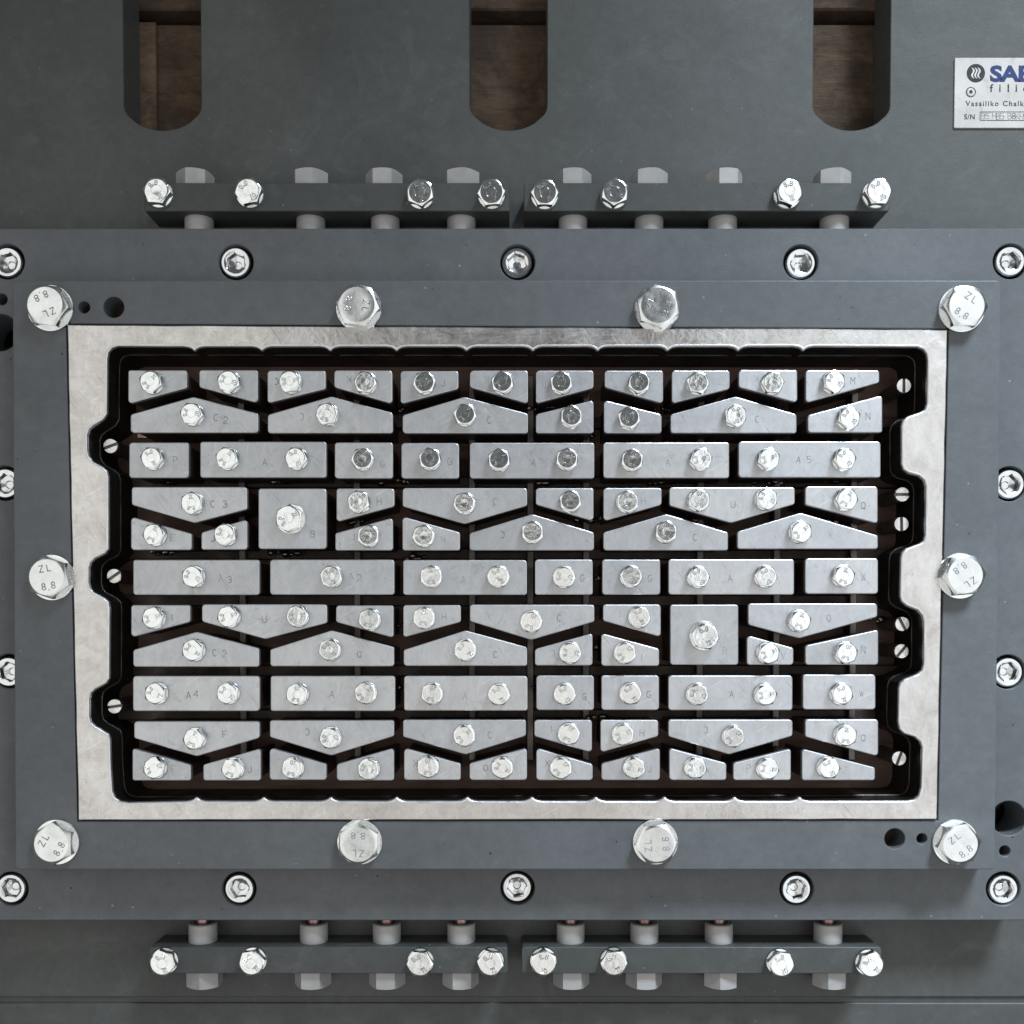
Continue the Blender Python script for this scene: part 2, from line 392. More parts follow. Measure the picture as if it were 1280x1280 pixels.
# ------------------------------------------------------------------ base plate with its three slots
def slot(x0, x1, zz=Z_BASE):
    a = P2(x0, 140, zz); b = P2(x1, 140, zz); c = P2((x0+x1)/2, 163, zz); hw = (b[0]-a[0])/2; sg = a[1]-c[1]
    R = (hw*hw+sg*sg)/(2*sg); cy = c[1]+R; cx = c[0]; al = math.asin(hw/R)
    arc = [(cx+R*math.sin(-al+2*al*i/16), cy-R*math.cos(-al+2*al*i/16)) for i in range(17)]
    pts = rounded([(a[0], a[1]+420)]+[arc[0]]+arc[3:14]+[arc[-1]]+[(b[0], a[1]+420)], [0, 20]+[0]*11+[20, 0], 5)
    return pts
def rect_px(x0, x1, y0, y1, z, pad=0):
    a = P2(x0, y0, z); b = P2(x1, y1, z); return [(a[0]-pad, b[1]-pad), (b[0]+pad, b[1]-pad), (b[0]+pad, a[1]+pad), (a[0]-pad, a[1]+pad)]
base = thing('base_plate', 'large dark grey painted steel base plate with three round-ended slots', 'base plate', (0, 0, Z_UNDER))
def child_mesh(name, bm, m, parent, smooth=None, ploc=None):
    """mesh given in scene coordinates, made relative to its parent's origin"""
    off = ploc if ploc is not None else parent.location/S
    bmesh.ops.translate(bm, vec=-Vector(off), verts=bm.verts)
    return link(name, bm, m, parent, smooth=smooth)
gy = P2(640, 1246, Z_BASE)[1]; gy2 = P2(640, 1254, Z_BASE)[1]
cav = rect_px(92, 1178, 425, 1012, Z_BASE)
body = prism([[(-1100, gy), (1100, gy), (1100, 1150), (-1100, 1150)], slot(155, 252), slot(587, 684), slot(1016, 1112), cav,
              circle(*P2(4, 415, Z_BASE), 21), circle(*P2(1262, 1022, Z_BASE), 21)], Z_BASE, Z_UNDER, 1.0)
child_mesh('plate_body', body, M['base'], base)
rail = bmesh.new(); prism([[(-1100, gy2-420), (1100, gy2-420), (1100, gy2), (-1100, gy2)]], Z_BASE, Z_UNDER, 1.2, rail)
child_mesh('edge_rail', rail, M['base'], base)
gf = bmesh.new(); box(gf, -1100, 1100, gy2-2, gy+2, Z_UNDER+1, Z_BASE-3.5)
child_mesh('groove_floor', gf, M['bar'], base)

# ------------------------------------------------------------------ bolts (shared meshes)
def bolt_set(rw, af, rtop, wt, hh, marks, big=False):
    """returns (head meshes, washer mesh)"""
    wm = lathe([(0, 0), (rw, 0), (rw, wt*0.55), (rw-0.8, wt), (0, wt+0.01)], 56)
    heads = []
    for var in range(4 if not big else 1):
        zt = wt+hh
        if big: top = [(rtop-0.8, zt+0.1), (rtop*0.6, zt-0.25), (rtop*0.3, zt-0.4), (1.2, zt-0.5)]
        else:
            top = [(rtop-0.6, zt+0.02), (rtop*0.84, zt-0.02), (rtop*0.50, zt-0.03), (rtop*0.48, zt-0.35), (rtop*0.43, zt-0.35), (rtop*0.41, zt-0.06), (1.0, zt-0.08-0.07*var)]
        bm = hexhead(af, rtop, wt*0.5, zt, top=top)
        if marks == 'small':
            for a0, txt in ((math.pi/2, '8.8'), (-math.pi/2, 'ZL' if var % 2 else 'OT')):
                for i, ch in enumerate(txt):
                    a = a0-(i-(len(txt)-1)/2)*0.42; r = rtop*0.68
                    strokes(bm, ch, r*math.cos(a), r*math.sin(a), rtop*0.36, rtop*0.11, a-math.pi/2, 0.4, zt-0.03, ridge=0.25)
        heads.append(bm)
    return heads, wm
def to_mesh(bm, name, m, smooth=32):
    me = bpy.data.meshes.new(name); bmesh.ops.scale(bm, vec=(S, S, S), verts=bm.verts); bm.to_mesh(me); bm.free(); me.materials.append(m)
    for p in me.polygons: p.use_smooth = True
    me.set_sharp_from_angle(angle=math.radians(smooth)); return me
def make_set(*a, **k):
    h, wm = bolt_set(*a, **k)
    return [to_mesh(b, 'bolt_head', M['zinc']) for b in h], to_mesh(wm, 'washer', M['zinc'])
SMALL = make_set(14.4, 12.3, 11.5, 2.6, 9.5, 'small')
MID = make_set(19.0, 15.2, 14.2, 3.0, 13, 'small')
BIG = make_set(29.0, 23.8, 21.8, 3.0, 14.5, None, big=True)
BIG[0][0].materials.clear(); BIG[0][0].materials.append(M['zincbig'])
def bolt(parent, u, v, z, st, rot, name='bolt', tilt=0.012, kw=None):
    q = W(u, v, z)-parent.location/S
    hs, wm = st
    var = random.randrange(len(hs))
    o = link(name, hs[var], None, parent, q)
    o.rotation_euler = (random.uniform(-tilt, tilt), random.uniform(-tilt, tilt), rot)
    wsh = link('washer', wm, None, o, (0, 0, 0)); wsh.rotation_euler = (0, 0, random.random()*6)
    return o

# ------------------------------------------------------------------ mounting plate (behind the frame) with socket screws
ZM = Z_MOUNT
mount = thing('mounting_plate', 'wide grey painted steel plate holding recessed socket screws behind the frame plate', 'steel plate', (0, 0, Z_BASE))
SOCK = [(9, 327), (295, 328), (647, 328), (1001, 328), (1263, 327), (14, 1111), (299, 1111), (647, 1110), (996, 1111), (1254, 1111),
        (6, 604), (11, 839), (1262, 605), (1260, 840)]
a = P2(640, 285.5, ZM); b = P2(640, 1150.5, ZM)
rx = P2(1288, 1150, ZM)[0]
outer = rounded([(-760, b[1]), (rx, b[1]), (rx, a[1]), (-760, a[1])], [0, 12, 0, 0], 4)
cav_m = rect_px(96, 1176, 425, 1014, ZM)
holes = [circle(*P2(u, v, ZM), 22.3 if v > 100 else 22) for u, v in SOCK]
extra = [(2, 374, 7.2), (0, 415.5, 23.5), (1261, 1023, 22.5), (1256, 1064, 7.0)]
holes += [circle(*P2(u, v, ZM), r) for u, v, r in extra]
# chamber walls under each screw are the plate itself; a dark seat closes the counterbore
bm = prism([outer, cav_m]+holes, ZM, Z_BASE+0.5, 1.1)
child_mesh('plate_body', bm, M['plate'], mount)
seat_me = to_mesh(lathe([(0, 0), (22, 0), (22, 2), (0, 2.01)], 40), 'counterbore_seat', M['stem'])
# socket cap screw
def cap_screw():
    bm = bmesh.new(); n = 60; R = 19.2; ths = [2*math.pi*i/n for i in range(n)]
    rings = [[(R, -26)]*n, [(R, -1.6)]*n, [(R-1.6, 0)]*n, [(15.2, 0.15)]*n, [(13.4, -0.1)]*n]
    vr = [[bm.verts.new((r*math.cos(t), r*math.sin(t), z)) for (r, z), t in zip(rg, ths)] for rg in rings]
    hx = lambda af, z: [bm.verts.new((hexr(af, t)*math.cos(t), hexr(af, t)*math.sin(t), z)) for t in ths]
    vr += [hx(10.9, -1.0), hx(10.7, -10.5)]
    vr += [[bm.verts.new((r*math.cos(t), r*math.sin(t), z)) for t in ths] for r, z in ((9.6, -10.9), (5.2, -12.0), (4.4, -14), (1.0, -14.4))]
    for a, b in zip(vr, vr[1:]):
        for i in range(n):
            f = bm.faces.new((a[i], a[(i+1) % n], b[(i+1) % n], b[i])); f.material_index = 1 if a is vr[5] else 0
    bm.faces.new(vr[-1]); return bm
CAP = to_mesh(cap_screw(), 'socket_screw', M['zincdark'], 28); CAP.materials.append(M['sockwall'])
for i, (u, v) in enumerate(SOCK):
    q = W(u, v, ZM-4)-mount.location/S
    q.x += random.uniform(-.8, .8); q.y += random.uniform(-1, 1)
    o = link('socket_screw', CAP, None, mount, q, rot=random.random()*6)
    link('counterbore_seat', seat_me, None, o, (0, 0, -27))

# ------------------------------------------------------------------ frame plate with the large hexagon bolts
frame = thing('frame_plate', 'raised blue-grey painted frame plate around the bright liner, held by ten large bolts', 'frame plate', (0, 0, Z_MOUNT))
fo = rounded([P2(19, 1087, 0), P2(1243.5, 1087, 0), P2(1251.5, 350.5, 0), P2(15.5, 350.5, 0)], 5, 3)
lin = [P2(83.5, 405.5, 0), P2(1184.8, 412, 0), P2(1171.5, 1024.5, 0), P2(97.5, 1025.5, 0)]
lin_gap = offset(orient(lin, True), -1.2)
fh = [(105, 384, 7.2), (142, 384, 12.8), (1118.5, 1048.5, 12.8), (1152.5, 1048.5, 6.6)]
child_mesh('plate_body', prism([fo, lin_gap]+[circle(*P2(u, v, 0), r) for u, v, r in fh], 0, Z_MOUNT, 1.3, seg=2), M['plate'], frame)
for u, v, r in fh:
    q = W(u, v, 0)
    lt = lathe([(0, -38.5), (r+0.2, -38.5), (r+0.2, -36), (0, -35.9)], 24); bmesh.ops.translate(lt, vec=(q.x, q.y, 0), verts=lt.verts)
    child_mesh('hole_bottom', lt, M['stem'], frame)
BB = [(64, 386, 205), (449, 386, 262), (821, 387, 70), (1201, 387, 328), (66, 722, 10), (1199, 720, 215), (72, 1052, 60), (450, 1052, 178), (819, 1052, 95), (1193, 1052, 40)]
for u, v, deg in BB:
    o = bolt(frame, u, v, 0, BIG, math.radians(deg), 'frame_bolt', tilt=0.015)
    st = bmesh.new(); zt = 3.0+14.5-0.12
    for ch, x, y in (('Z', -5, 11), ('L', 5, 11)): strokes(st, ch, x, y, 8.0, 1.25, 0, 0.6, zt, ridge=0.3)
    for ch, x, y in (('8', -6, -11), ('.', 0, -12), ('8', 6, -11)): strokes(st, ch, x, y, 8.0, 1.25, 0, 0.6, zt, ridge=0.3)
    link('stamped_marking', st, M['zinc'] if v < 400 and 400 < u < 900 else M['stampfaint'], o)

# ------------------------------------------------------------------ bright liner with the notched opening
def opening(z, teeth=True):
    top_t = [242.8, 327, 412.5, 495.6, 583, 666, 747, 834.7, 923, 1004.4]
    bot_t = [245, 329, 413, 495.6, 584, 665, 745, 831, 918.7, 1000]
    pts = [(134.2, 449), (135.5, 440.5), (140, 435.2), (147, 433)]
    for x in (top_t if teeth else []): pts += [(x-13, 433.4), (x-7, 434.3), (x-3.5, 435.9), (x-1.2, 438.2), (x+1.2, 438.2), (x+3.5, 435.9), (x+7, 434.3), (x+13, 433.4)]
    pts += [(1147, 434), (1154.5, 437), (1158.5, 442), (1159.6, 449), (1158.8, 504), (1156.8, 511), (1150, 515), (1135, 520), (1129, 525), (1127, 532),
            (1127.2, 580), (1129.5, 587), (1136, 591.5), (1149, 595), (1155.5, 600.5), (1157.6, 608), (1156.8, 668), (1155, 675.5), (1150, 679), (1133.5, 685),
            (1128, 690), (1126.2, 697), (1125.2, 745), (1127, 752), (1133.5, 757.5), (1147, 763), (1153, 769.5), (1155, 777), (1154.6, 830), (1153, 837.5), (1147, 842.5),
            (1131.5, 848.5), (1125.8, 853), (1123.6, 860), (1122.8, 902), (1124.5, 911.5), (1130, 917.5), (1143, 921.5), (1150, 927), (1152.8, 934), (1151.6, 984), (1149, 994), (1144, 999), (1136, 1001)]
    for x in (reversed(bot_t) if teeth else []): pts += [(x+13, 1001.2), (x+7, 1000.4), (x+3.5, 998.8), (x+1.2, 996.7), (x-1.2, 996.7), (x-3.5, 998.8), (x-7, 1000.4), (x-13, 1001.4)]
    pts += [(160, 1003), (150, 1001.5), (143.5, 997), (140.5, 989), (138.6, 960), (137.6, 924), (135.5, 917.5), (119, 908), (113.5, 903), (111.8, 896), (111.8, 874), (113.5, 867), (119, 862),
            (133, 854.5), (136.6, 848), (137.2, 760), (135.5, 752), (130, 747), (117, 740.5), (112.5, 735), (110.8, 728), (111, 709), (113, 703.5), (119, 698), (131.5, 692), (135.8, 686),
            (135.6, 596), (133.5, 588), (127, 582.5), (115.5, 576.5), (110.8, 570), (109.2, 563), (109, 543), (111.5, 536.5), (117, 532), (129, 524.5), (133.6, 517)]
    return [P2(u, v, z) for u, v in pts]
OP = opening(Z_LINER)
cx0, cy0 = -0.0, 0.0
liner = thing('liner_frame', 'bright bare steel rectangular liner with a notched inner edge around the core plates', 'liner frame', (0, 0, Z_LINER-12))
Lo = [P2(83.5, 405.5, Z_LINER), P2(1184.8, 412, Z_LINER), P2(1171.5, 1024.5, Z_LINER), P2(97.5, 1025.5, Z_LINER)]
Lo = orient(Lo, True)
# slightly hand-worked outer edge
dense = []
for i in range(4):
    a, b = Vector(Lo[i]), Vector(Lo[(i+1) % 4]); n = 26
    for k in range(n):
        p = a.lerp(b, k/n); nn = Vector((-(b-a).y, (b-a).x)).normalized()
        p += nn*random.uniform(-0.35, 0.5) if k else Vector((0, 0)); dense.append((p.x, p.y))
OPc = orient(OP, False)
OPl = orient(opening(Z_LINER, False), False)
child_mesh('liner_body', prism([dense, offset(OPc, 3.0)], Z_LINER, Z_LINER-10, [1.4, 0]), M['silver'], liner)
# polished rounded rim along the opening
bm = bmesh.new(); n = len(OPc)
prof = [(3.0, 0.0), (2.7, 0.12), (2.1, 0.0), (1.2, -0.35), (0.5, -0.9), (0.1, -1.8), (0.0, -5.0)]
rr = [[bm.verts.new((x, y, Z_LINER+dz)) for x, y in offset(OPc, d)] for d, dz in prof]
for r0, r1 in zip(rr, rr[1:]):
    for i in range(n): bm.faces.new((r1[i], r1[(i+1) % n], r0[(i+1) % n], r0[i]))
child_mesh('polished_rim', bm, M['rim'], liner, smooth=50)

# dark holder below the liner: wall, lip and the pins with slotted ends
holder = thing('core_holder', 'black oiled holder lining the deep opening under the bright liner', 'core holder', (0, 0, Z_UNDER))
outer_h = rect_px(90, 1180, 420, 1016, Z_FRAME)
child_mesh('upper_wall', prism([outer_h, offset(OPc, 0.4)], Z_LINER-5.2, -34, 0), M['black'], holder)
child_mesh('lower_wall', prism([outer_h, offset(OPl, -1.6)], -34.2, Z_UNDER, 0.4), M['black'], holder)
bm = bmesh.new()
rr = [[bm.verts.new((x, y, -34.2+dz)) for x, y in offset(OPl, d)] for d, dz in ((-0.9, 0.12), (-1.7, -0.2), (-1.9, -1.0))]
n = len(OPl)
for r0, r1 in zip(rr, rr[1:]):
    for i in range(n): bm.faces.new((r1[i], r1[(i+1) % n], r0[(i+1) % n], r0[i]))
child_mesh('inner_lip', bm, M['lip'], holder, smooth=60)
PINS = [(138, 557.5, 20), (142.5, 720, 35), (143, 883, 8), (1130, 482, 90), (1128, 618, 0), (1127, 655, 92), (1128, 780, -62), (1127, 814, 50), (1124, 948, 70)]
def pin_mesh():
    r = 9.3; zt = 0; sw = 1.5; bm = bmesh.new()
    # two half discs standing either side of the slot
    for s in (1, -1):
        half = [(math.sqrt(r*r-sw*sw)*-1, s*sw)]
        a0 = math.asin(sw/r)
        arc = [(r*math.cos(a0+(math.pi-2*a0)*i/20), s*r*math.sin(a0+(math.pi-2*a0)*i/20)) for i in range(21)]
        prism([arc], zt, zt-4, 0.5, bm)
    return bm
PIN = to_mesh(pin_mesh(), 'slotted_end', M['pin'], 30)
SHA = to_mesh(lathe([(0, -130), (9.0, -130), (9.0, -4), (0, -3.9)], 28), 'pin_shaft', M['dull'])
for u, v, d in PINS:
    q = W(u, v, -26)
    pn = link('slotted_pin', SHA, None, holder, q-holder.location/S)
    pn.rotation_euler = (0, 0, 0)
    link('slotted_end', PIN, None, pn, (0, 0, 0), rot=math.radians(d))
# support straps far below the core plates
ya, yb = P2(640, 470, -70)[1], P2(640, 950, -70)[1]
bm = bmesh.new(); prism([rect_px(118, 1150, 432, 1008, -93)], -93, -110, 0.5, bm)
child_mesh('added_gap_board', bm, M['brown'], holder)  # board added high in the cavity so the gaps show a brighter brown
for i, u in enumerate((302, 446, 590, 663, 733, 876, 972, 1068)):
    x = W(u, 620, -66).x; bm = bmesh.new()
    prism([rounded([(x-4.6, yb), (x+4.6, yb), (x+4.6, ya), (x-4.6, ya)], 1, 1)], -66, -93.5, 1.0, bm)
    o = child_mesh('support_strap', bm, M['dull'], holder)
for v in (530, 604, 693, 751, 838, 893):
    y = W(640, v, -85).y; bm = bmesh.new()
    xl, xr = P2(150, v, -85)[0], P2(1140, v, -85)[0]
    prism([[(xl, y-7), (xr, y-7), (xr, y+7), (xl, y+7)]], -76, -93.3, 1.0, bm)
    child_mesh('cross_rib', bm, M['stem'], holder)
# weld beads that glint in the gaps
beads = [(190, 222, 601), (343, 375, 601), (478, 512, 602), (520, 530, 602), (645, 690, 510), (645, 690, 602), (812, 838, 510), (814, 842, 602), (943, 976, 602), (1033, 1052, 602),
         (722, 751, 649), (1040, 1062, 546), (494, 506, 780), (744, 750, 722), (744, 750, 810), (430, 452, 651), (500, 505, 512), (988, 1002, 734), (664, 668, 858), (492, 500, 860), (1000, 1014, 808),
         (870, 900, 650), (940, 975, 944), (508, 530, 697), (190, 215, 691), (340, 372, 691), (1015, 1060, 651), (735, 760, 898), (720, 740, 547), (200, 215, 506), (1090, 1100, 775)]
bm = bmesh.new()
for x0, x1, v in beads:
    k = max(2, int((x1-x0)/7))
    for j in range(k+1):
        u = x0+(x1-x0)*j/k+random.uniform(-2, 2); q = W(u, v+random.uniform(-2, 2), -62-random.uniform(0, 12))
        r = random.uniform(2.2, 5.0)
        mtx = Matrix.Translation(q) @ Matrix.Diagonal((r*random.uniform(1, 1.7), r, r*0.9, 1))
        bmesh.ops.create_icosphere(bm, subdivisions=2, radius=1.0, matrix=mtx)
for vtx in bm.verts: vtx.co += Vector((random.uniform(-.5, .5), random.uniform(-.5, .5), random.uniform(-.5, .5)))
o = child_mesh('weld_beads', bm, M['weld'], holder, smooth=60); o['kind'] = 'stuff'
bm = bmesh.new()
for u0, u1 in ((172, 196), (201, 223)):
    a_, b_ = W(u0, 545.5, -52), W(u1, 545.5, -52); box(bm, a_.x, b_.x, a_.y-1.6, a_.y+3, -60, -52)
child_mesh('copper_shim', bm, M['copper'], holder)

# ------------------------------------------------------------------ core plates: (kind, outline pixels, bolts, stamped characters (char, u, v, turn))
def R_(x0, x1, y0, y1): return [(x0, y0), (x1, y0), (x1, y1), (x0, y1)]
def DN(x0, x1, y0, yl, yr): return [(x0, y0), (x1, y0), (x1, yr), (x0, yl)]           # flat top, sloping lower edge
def UP(x0, x1, yl, yr, y1): return [(x0, yl), (x1, yr), (x1, y1), (x0, y1)]           # flat foot, sloping upper edge
def VEE(x0, x1, y0, yl, yr, tx, ty): return [(x0, y0), (x1, y0), (x1, yr), (tx, ty), (x0, yl)]
def ROOF(x0, x1, yl, yr, y1, tx, ty): return [(x0, yl), (tx, ty), (x1, yr), (x1, y1), (x0, y1)]
r180 = math.pi
ROWS = [
 [('w', DN(160,234,462.5,505,485), [(191.5,479)], []), ('w', DN(249,322.5,462.5,484,504), [(288,479)], []), ('w', DN(334,407,463,504,486), [(364.5,479)], [('C',345,477,r180)]),
  ('w', DN(417.8,490.5,463,484,505), [(458,480)], [('K',436,474,r180)]), ('w', DN(500.7,573,463.5,505,486), [(531,480)], [('J',554,479,0)]), ('w', DN(587.5,660,463,484,504.5), [(628,480)], [('K',608,474,r180)]),
  ('w', DN(670,742,463,504.5,485), [(701.3,480)], [('I',682,481,0)]), ('w', DN(756,829,463,484,504.5), [(798,480)], []), ('w', DN(840,912.3,463,504.5,486), [(871,480.5)], []),
  ('w', DN(923.5,996.6,462.5,484,503.5), [(964,480)], [('K',945,473,r180)]), ('w', DN(1007.5,1099.6,462.5,503.5,478), [(1039.5,479)], [('M',1066,476,0)])],
 [('roof', ROOF(163,323,518,517,541,241.5,496), [(242,519)], [('C',270,522,0),('2',282,525,0)]), ('roof', ROOF(334.6,491,518.5,516,541.5,414,495.5), [(410.3,519)], [('C',377,521,r180)]),
  ('roof', ROOF(503.3,660,519,517,541.6,580.5,496), [(581.5,520)], [('C',612,525,0)]), ('w', UP(670,742,518,500,541.6), [(713.5,522)], [('I',690,527,0)]), ('w', UP(755,827,500,518,541.6), [(785.5,524)], [('L',808.6,528,0)]),
  ('roof', ROOF(838.5,996,518,518,541.3,919.5,495.5), [(917.5,521)], [('C',947,524,0)]), ('w', UP(1010,1103,519,494,540.7), [(1058.5,524)], [('N',1085,520,0)])],
 [('r', R_(161.3,236,553,597.4), [(193,574)], [('P',219,575,0)]), ('r', R_(250,408,552,597), [(286,574),(372,574)], [('A',331,578,0)]), ('r', R_(418.4,491,553,598), [(454,575)], [('G',478,580,0)]),
  ('r', R_(501.7,573.8,553.5,598), [(538,575)], [('G',562,577,0)]), ('r', R_(587.4,743,553.3,598), [(624,576),(708.5,575)], [('A',667,578.5,0)]), ('r', R_(754.4,911.5,553,597.5), [(789.5,576),(874.5,575)], [('A',835,578.5,0)]),
  ('r', R_(923.5,1101,551.7,596.8), [(958.5,575),(1053,575)], [('A',998,575,0),('5',1011.5,574.5,0)])],
 [('vee', VEE(164.4,309,608.6,631,636.5,243,653.7), [(242.5,630)], [('C',266,630,0),('3',281,630,0)]), ('sq', R_(322.8,408,610.6,686.2), [(364,649)], [('B',391,667.5,0)]),
  ('w', DN(420.5,493,610.6,652.5,633), [(449.5,628)], [('H',474,627,0)]), ('vee', VEE(503.3,659,610,633,632,580.5,655), [(581,630)], [('C',619,627,0)]), ('w', DN(670,742,610,630.5,651.5), [(712.3,627.5)], [('I',692,621,0)]),
  ('w', DN(754.4,827,610,651.7,631), [(783.5,628)], [('H',804,626,0)]), ('vee', VEE(837,993.6,609,632,630,914,653.7), [(872,626),(956,624.5)], [('U',916.4,630.5,0)]), ('w', DN(1007,1097.6,608,631,654.5), [(1055.5,625)], [('Q',1079,632,0)])],
 [('w', UP(163.4,239.5,645.6,667,687.5), [(195.5,669)], [('E',216,672,0)]), ('w', UP(251.3,309,665.5,649,687), [(283.5,669)], [('J',266,673,0)]), ('w', UP(419,491,666.5,647,688), [(461.5,670.5)], [('I',443,671.5,0)]),
  ('w', UP(503,575,645.6,665.5,688), [(530,670.5)], [('K',553.5,674.6,r180)]), ('roof', ROOF(587,742.6,666.5,665.5,688,665.4,642.5), [(665.4,666)], [('C',628,668.5,r180)]), ('roof', ROOF(754.4,910.3,665.5,665.5,688,833,642.5), [(831.5,665.5)], [('C',869,671.6,0)]),
  ('roof', ROOF(922,1097.6,664.5,669.5,686.2,1000.7,641), [(998.5,665.5)], [('X',1038,669,0)])],
 [('r', R_(166.3,324.5,699.7,743.8), [(243.9,721)], [('A',276,723,0),('3',287,724.5,0)]), ('r', R_(337.5,493,699.5,743.5), [(415.3,721)], [('A',439,721,0),('2',449,722,0)]), ('r', R_(504,658.8,700,743.7), [(539.6,721),(623,721)], [('A',579.5,724.5,0)]),
  ('r', R_(668.8,741,699.3,743.5), [(705,721.5)], [('G',728,722.5,0)]), ('r', R_(753,825.5,699.3,743.5), [(788,721)], [('G',812.5,723,0)]), ('r', R_(836,993,699,743.3), [(871.5,721.5),(955.5,721)], [('A',912.5,723,0)]),
  ('r', R_(1006.8,1098,697.8,742.3), [(1051.7,720.5)], [('W',1079,721,0)])],
 [('w', DN(163.8,238,756.2,797,777.5), [(194.5,772.3)], [('I',215,772.5,0)]), ('vee', VEE(252,408.8,755.3,777,778.7,331.3,799), [(288,770.8),(373.2,770.5)], [('U',330.5,774,0)]), ('w', DN(420,492,756.8,777.5,797.5), [(463,774.5)], [('I',436,771,0)]),
  ('w', DN(504,576,756.3,797,777.5), [(530.6,772.5)], [('H',555,771,0)]), ('vee', VEE(587.5,743,755.8,776.5,777,664,800), [(664,777)], [('C',699,772.5,0)]), ('w', DN(754,826,755.5,776,796.3), [(798.5,771.5)], [('I',775,767,0)]),
  ('sq', R_(838,923,755.8,831.2), [(879.5,795)], [('B',906,813.5,0)]), ('vee', VEE(935.5,1097,754.3,781,771,999,798), [(997.3,776)], [('O',1036,773,0)])],
 [('roof', ROOF(166,323.8,812.5,810.5,833.7,245.5,789.8), [(244,812.5)], [('C',268.5,816,0),('2',280.5,817,0)]), ('roof', ROOF(337.5,492.5,812,809,833,414.3,788), [(413.3,812)], [('O',449,818,0)]), ('roof', ROOF(504.5,659,812.5,809,832.5,582,788), [(581.8,812.5)], [('C',619.5,818,0)]),
  ('w', UP(668.8,740.8,811.5,791.5,832), [(712.5,816)], [('L',690.5,817,r180)]), ('w', UP(751.8,824,791.5,811,832.5), [(780.5,816)], [('I',802,822,0)]), ('w', UP(933.8,991.8,794,810,831.2), [(958.3,816)], [('V',978.8,819.5,0)]), ('w', UP(1006.8,1098,807,787,831.2), [(1055,816)], [('N',1079,812.5,0)])],
 [('r', R_(165.8,324.5,845,889), [(197.7,866.3),(286.8,866.3)], [('A',235.5,869,0),('4',245,867.5,0)]), ('r', R_(338,493.8,845,889), [(373,867.5),(458,866)], [('A',415,868,0)]), ('r', R_(505,659.5,845,888.5), [(540.8,867),(623.8,867.5)], [('A',581.5,870,0)]),
  ('r', R_(670.5,742.5,844.3,887.7), [(705.5,867.3)], [('G',730.5,870.5,0)]), ('r', R_(752,824,844.3,887.7), [(787.5,866.5)], [('G',811,868,0)]), ('r', R_(835.8,991,844.3,888), [(870.5,867.5),(954.8,867.8)], [('A',914.5,868,0)]), ('r', R_(1003.8,1094.5,843.2,887), [(1049.5,867)], [('W',1077,866,0)])],
 [('vee', VEE(167.5,324.5,901.7,922.7,922.5,246,945.5), [(245.7,922.8)], [('F',281,918,0)]), ('vee', VEE(337,492.5,900.5,921.5,920.3,413.8,944.7), [(414.3,921.6)], [('C',384,915,r180)]), ('vee', VEE(503.8,657.5,899.7,921,919.8,582,943.3), [(580.6,919)], [('C',612.5,918.8,0)]),
  ('w', DN(668,740,900,920.5,941), [(710.6,917)], [('I',689,911,0)]), ('w', DN(750.8,823,900,941,920.5), [(778,917.5)], [('H',802.5,916,0)]), ('vee', VEE(835.8,991,899.5,920.8,920,911.5,943.3), [(915.3,920)], [('C',882,912.5,r180)]),
  ('w', DN(1006.8,1098,899.2,921,945.8), [(1054.6,918.3)], [('Q',1079,922.5,0)])],
 [('w', UP(165.5,238.8,935,955.8,975.8), [(196,959)], [('E',217,961,0)]), ('w', UP(254,326,956,935.5,975.8), [(292.8,960)], [('J',312.5,962,0)]), ('w', UP(336.8,408,934.5,955,975.2), [(367.3,959.3)], []), ('w', UP(420.8,492.5,955.5,935,975.8), [(462,960.5)], [('I',436,965,0)]),
  ('w', UP(505,575.8,935,954.5,975.2), [(535.8,957.8)], [('K',518.8,954,r180)]), ('w', UP(587,658.8,954.5,935,975.2), [(628,958.8)], [('O',607,960,0)]), ('w', UP(670.5,741,935,955.5,975.5), [(701,959.2)], [('X',684,954,0)]), ('w', UP(752,825,954.5,935.3,975.5), [(792,958.8)], [('J',812,961,0)]),
  ('w', UP(836.8,908,935,954,975.3), [(867.8,958.8)], [('K',886,964,0)]), ('w', UP(917,989,954,936,975.5), [(957.8,960)], [('P',936,960,0)]), ('w', UP(1002.5,1093.8,935.8,959.5,975.5), [(1033.5,958.6)], [('T',1057.5,963,0)])],
]
ORD = ['leftmost', 'second from left', 'third from left', 'fourth from left', 'fifth from left', 'sixth from left', 'seventh from left', 'eighth from left', 'ninth from left', 'tenth from left', 'eleventh from left']
ORR = ['rightmost', 'second from right', 'third from right', 'fourth from right', 'fifth from right', 'sixth from right']
RN = ['top row', 'second row', 'third row', 'fourth row', 'fifth row', 'middle row', 'row just below the middle row', 'eighth row', 'ninth row', 'tenth row', 'bottom row']
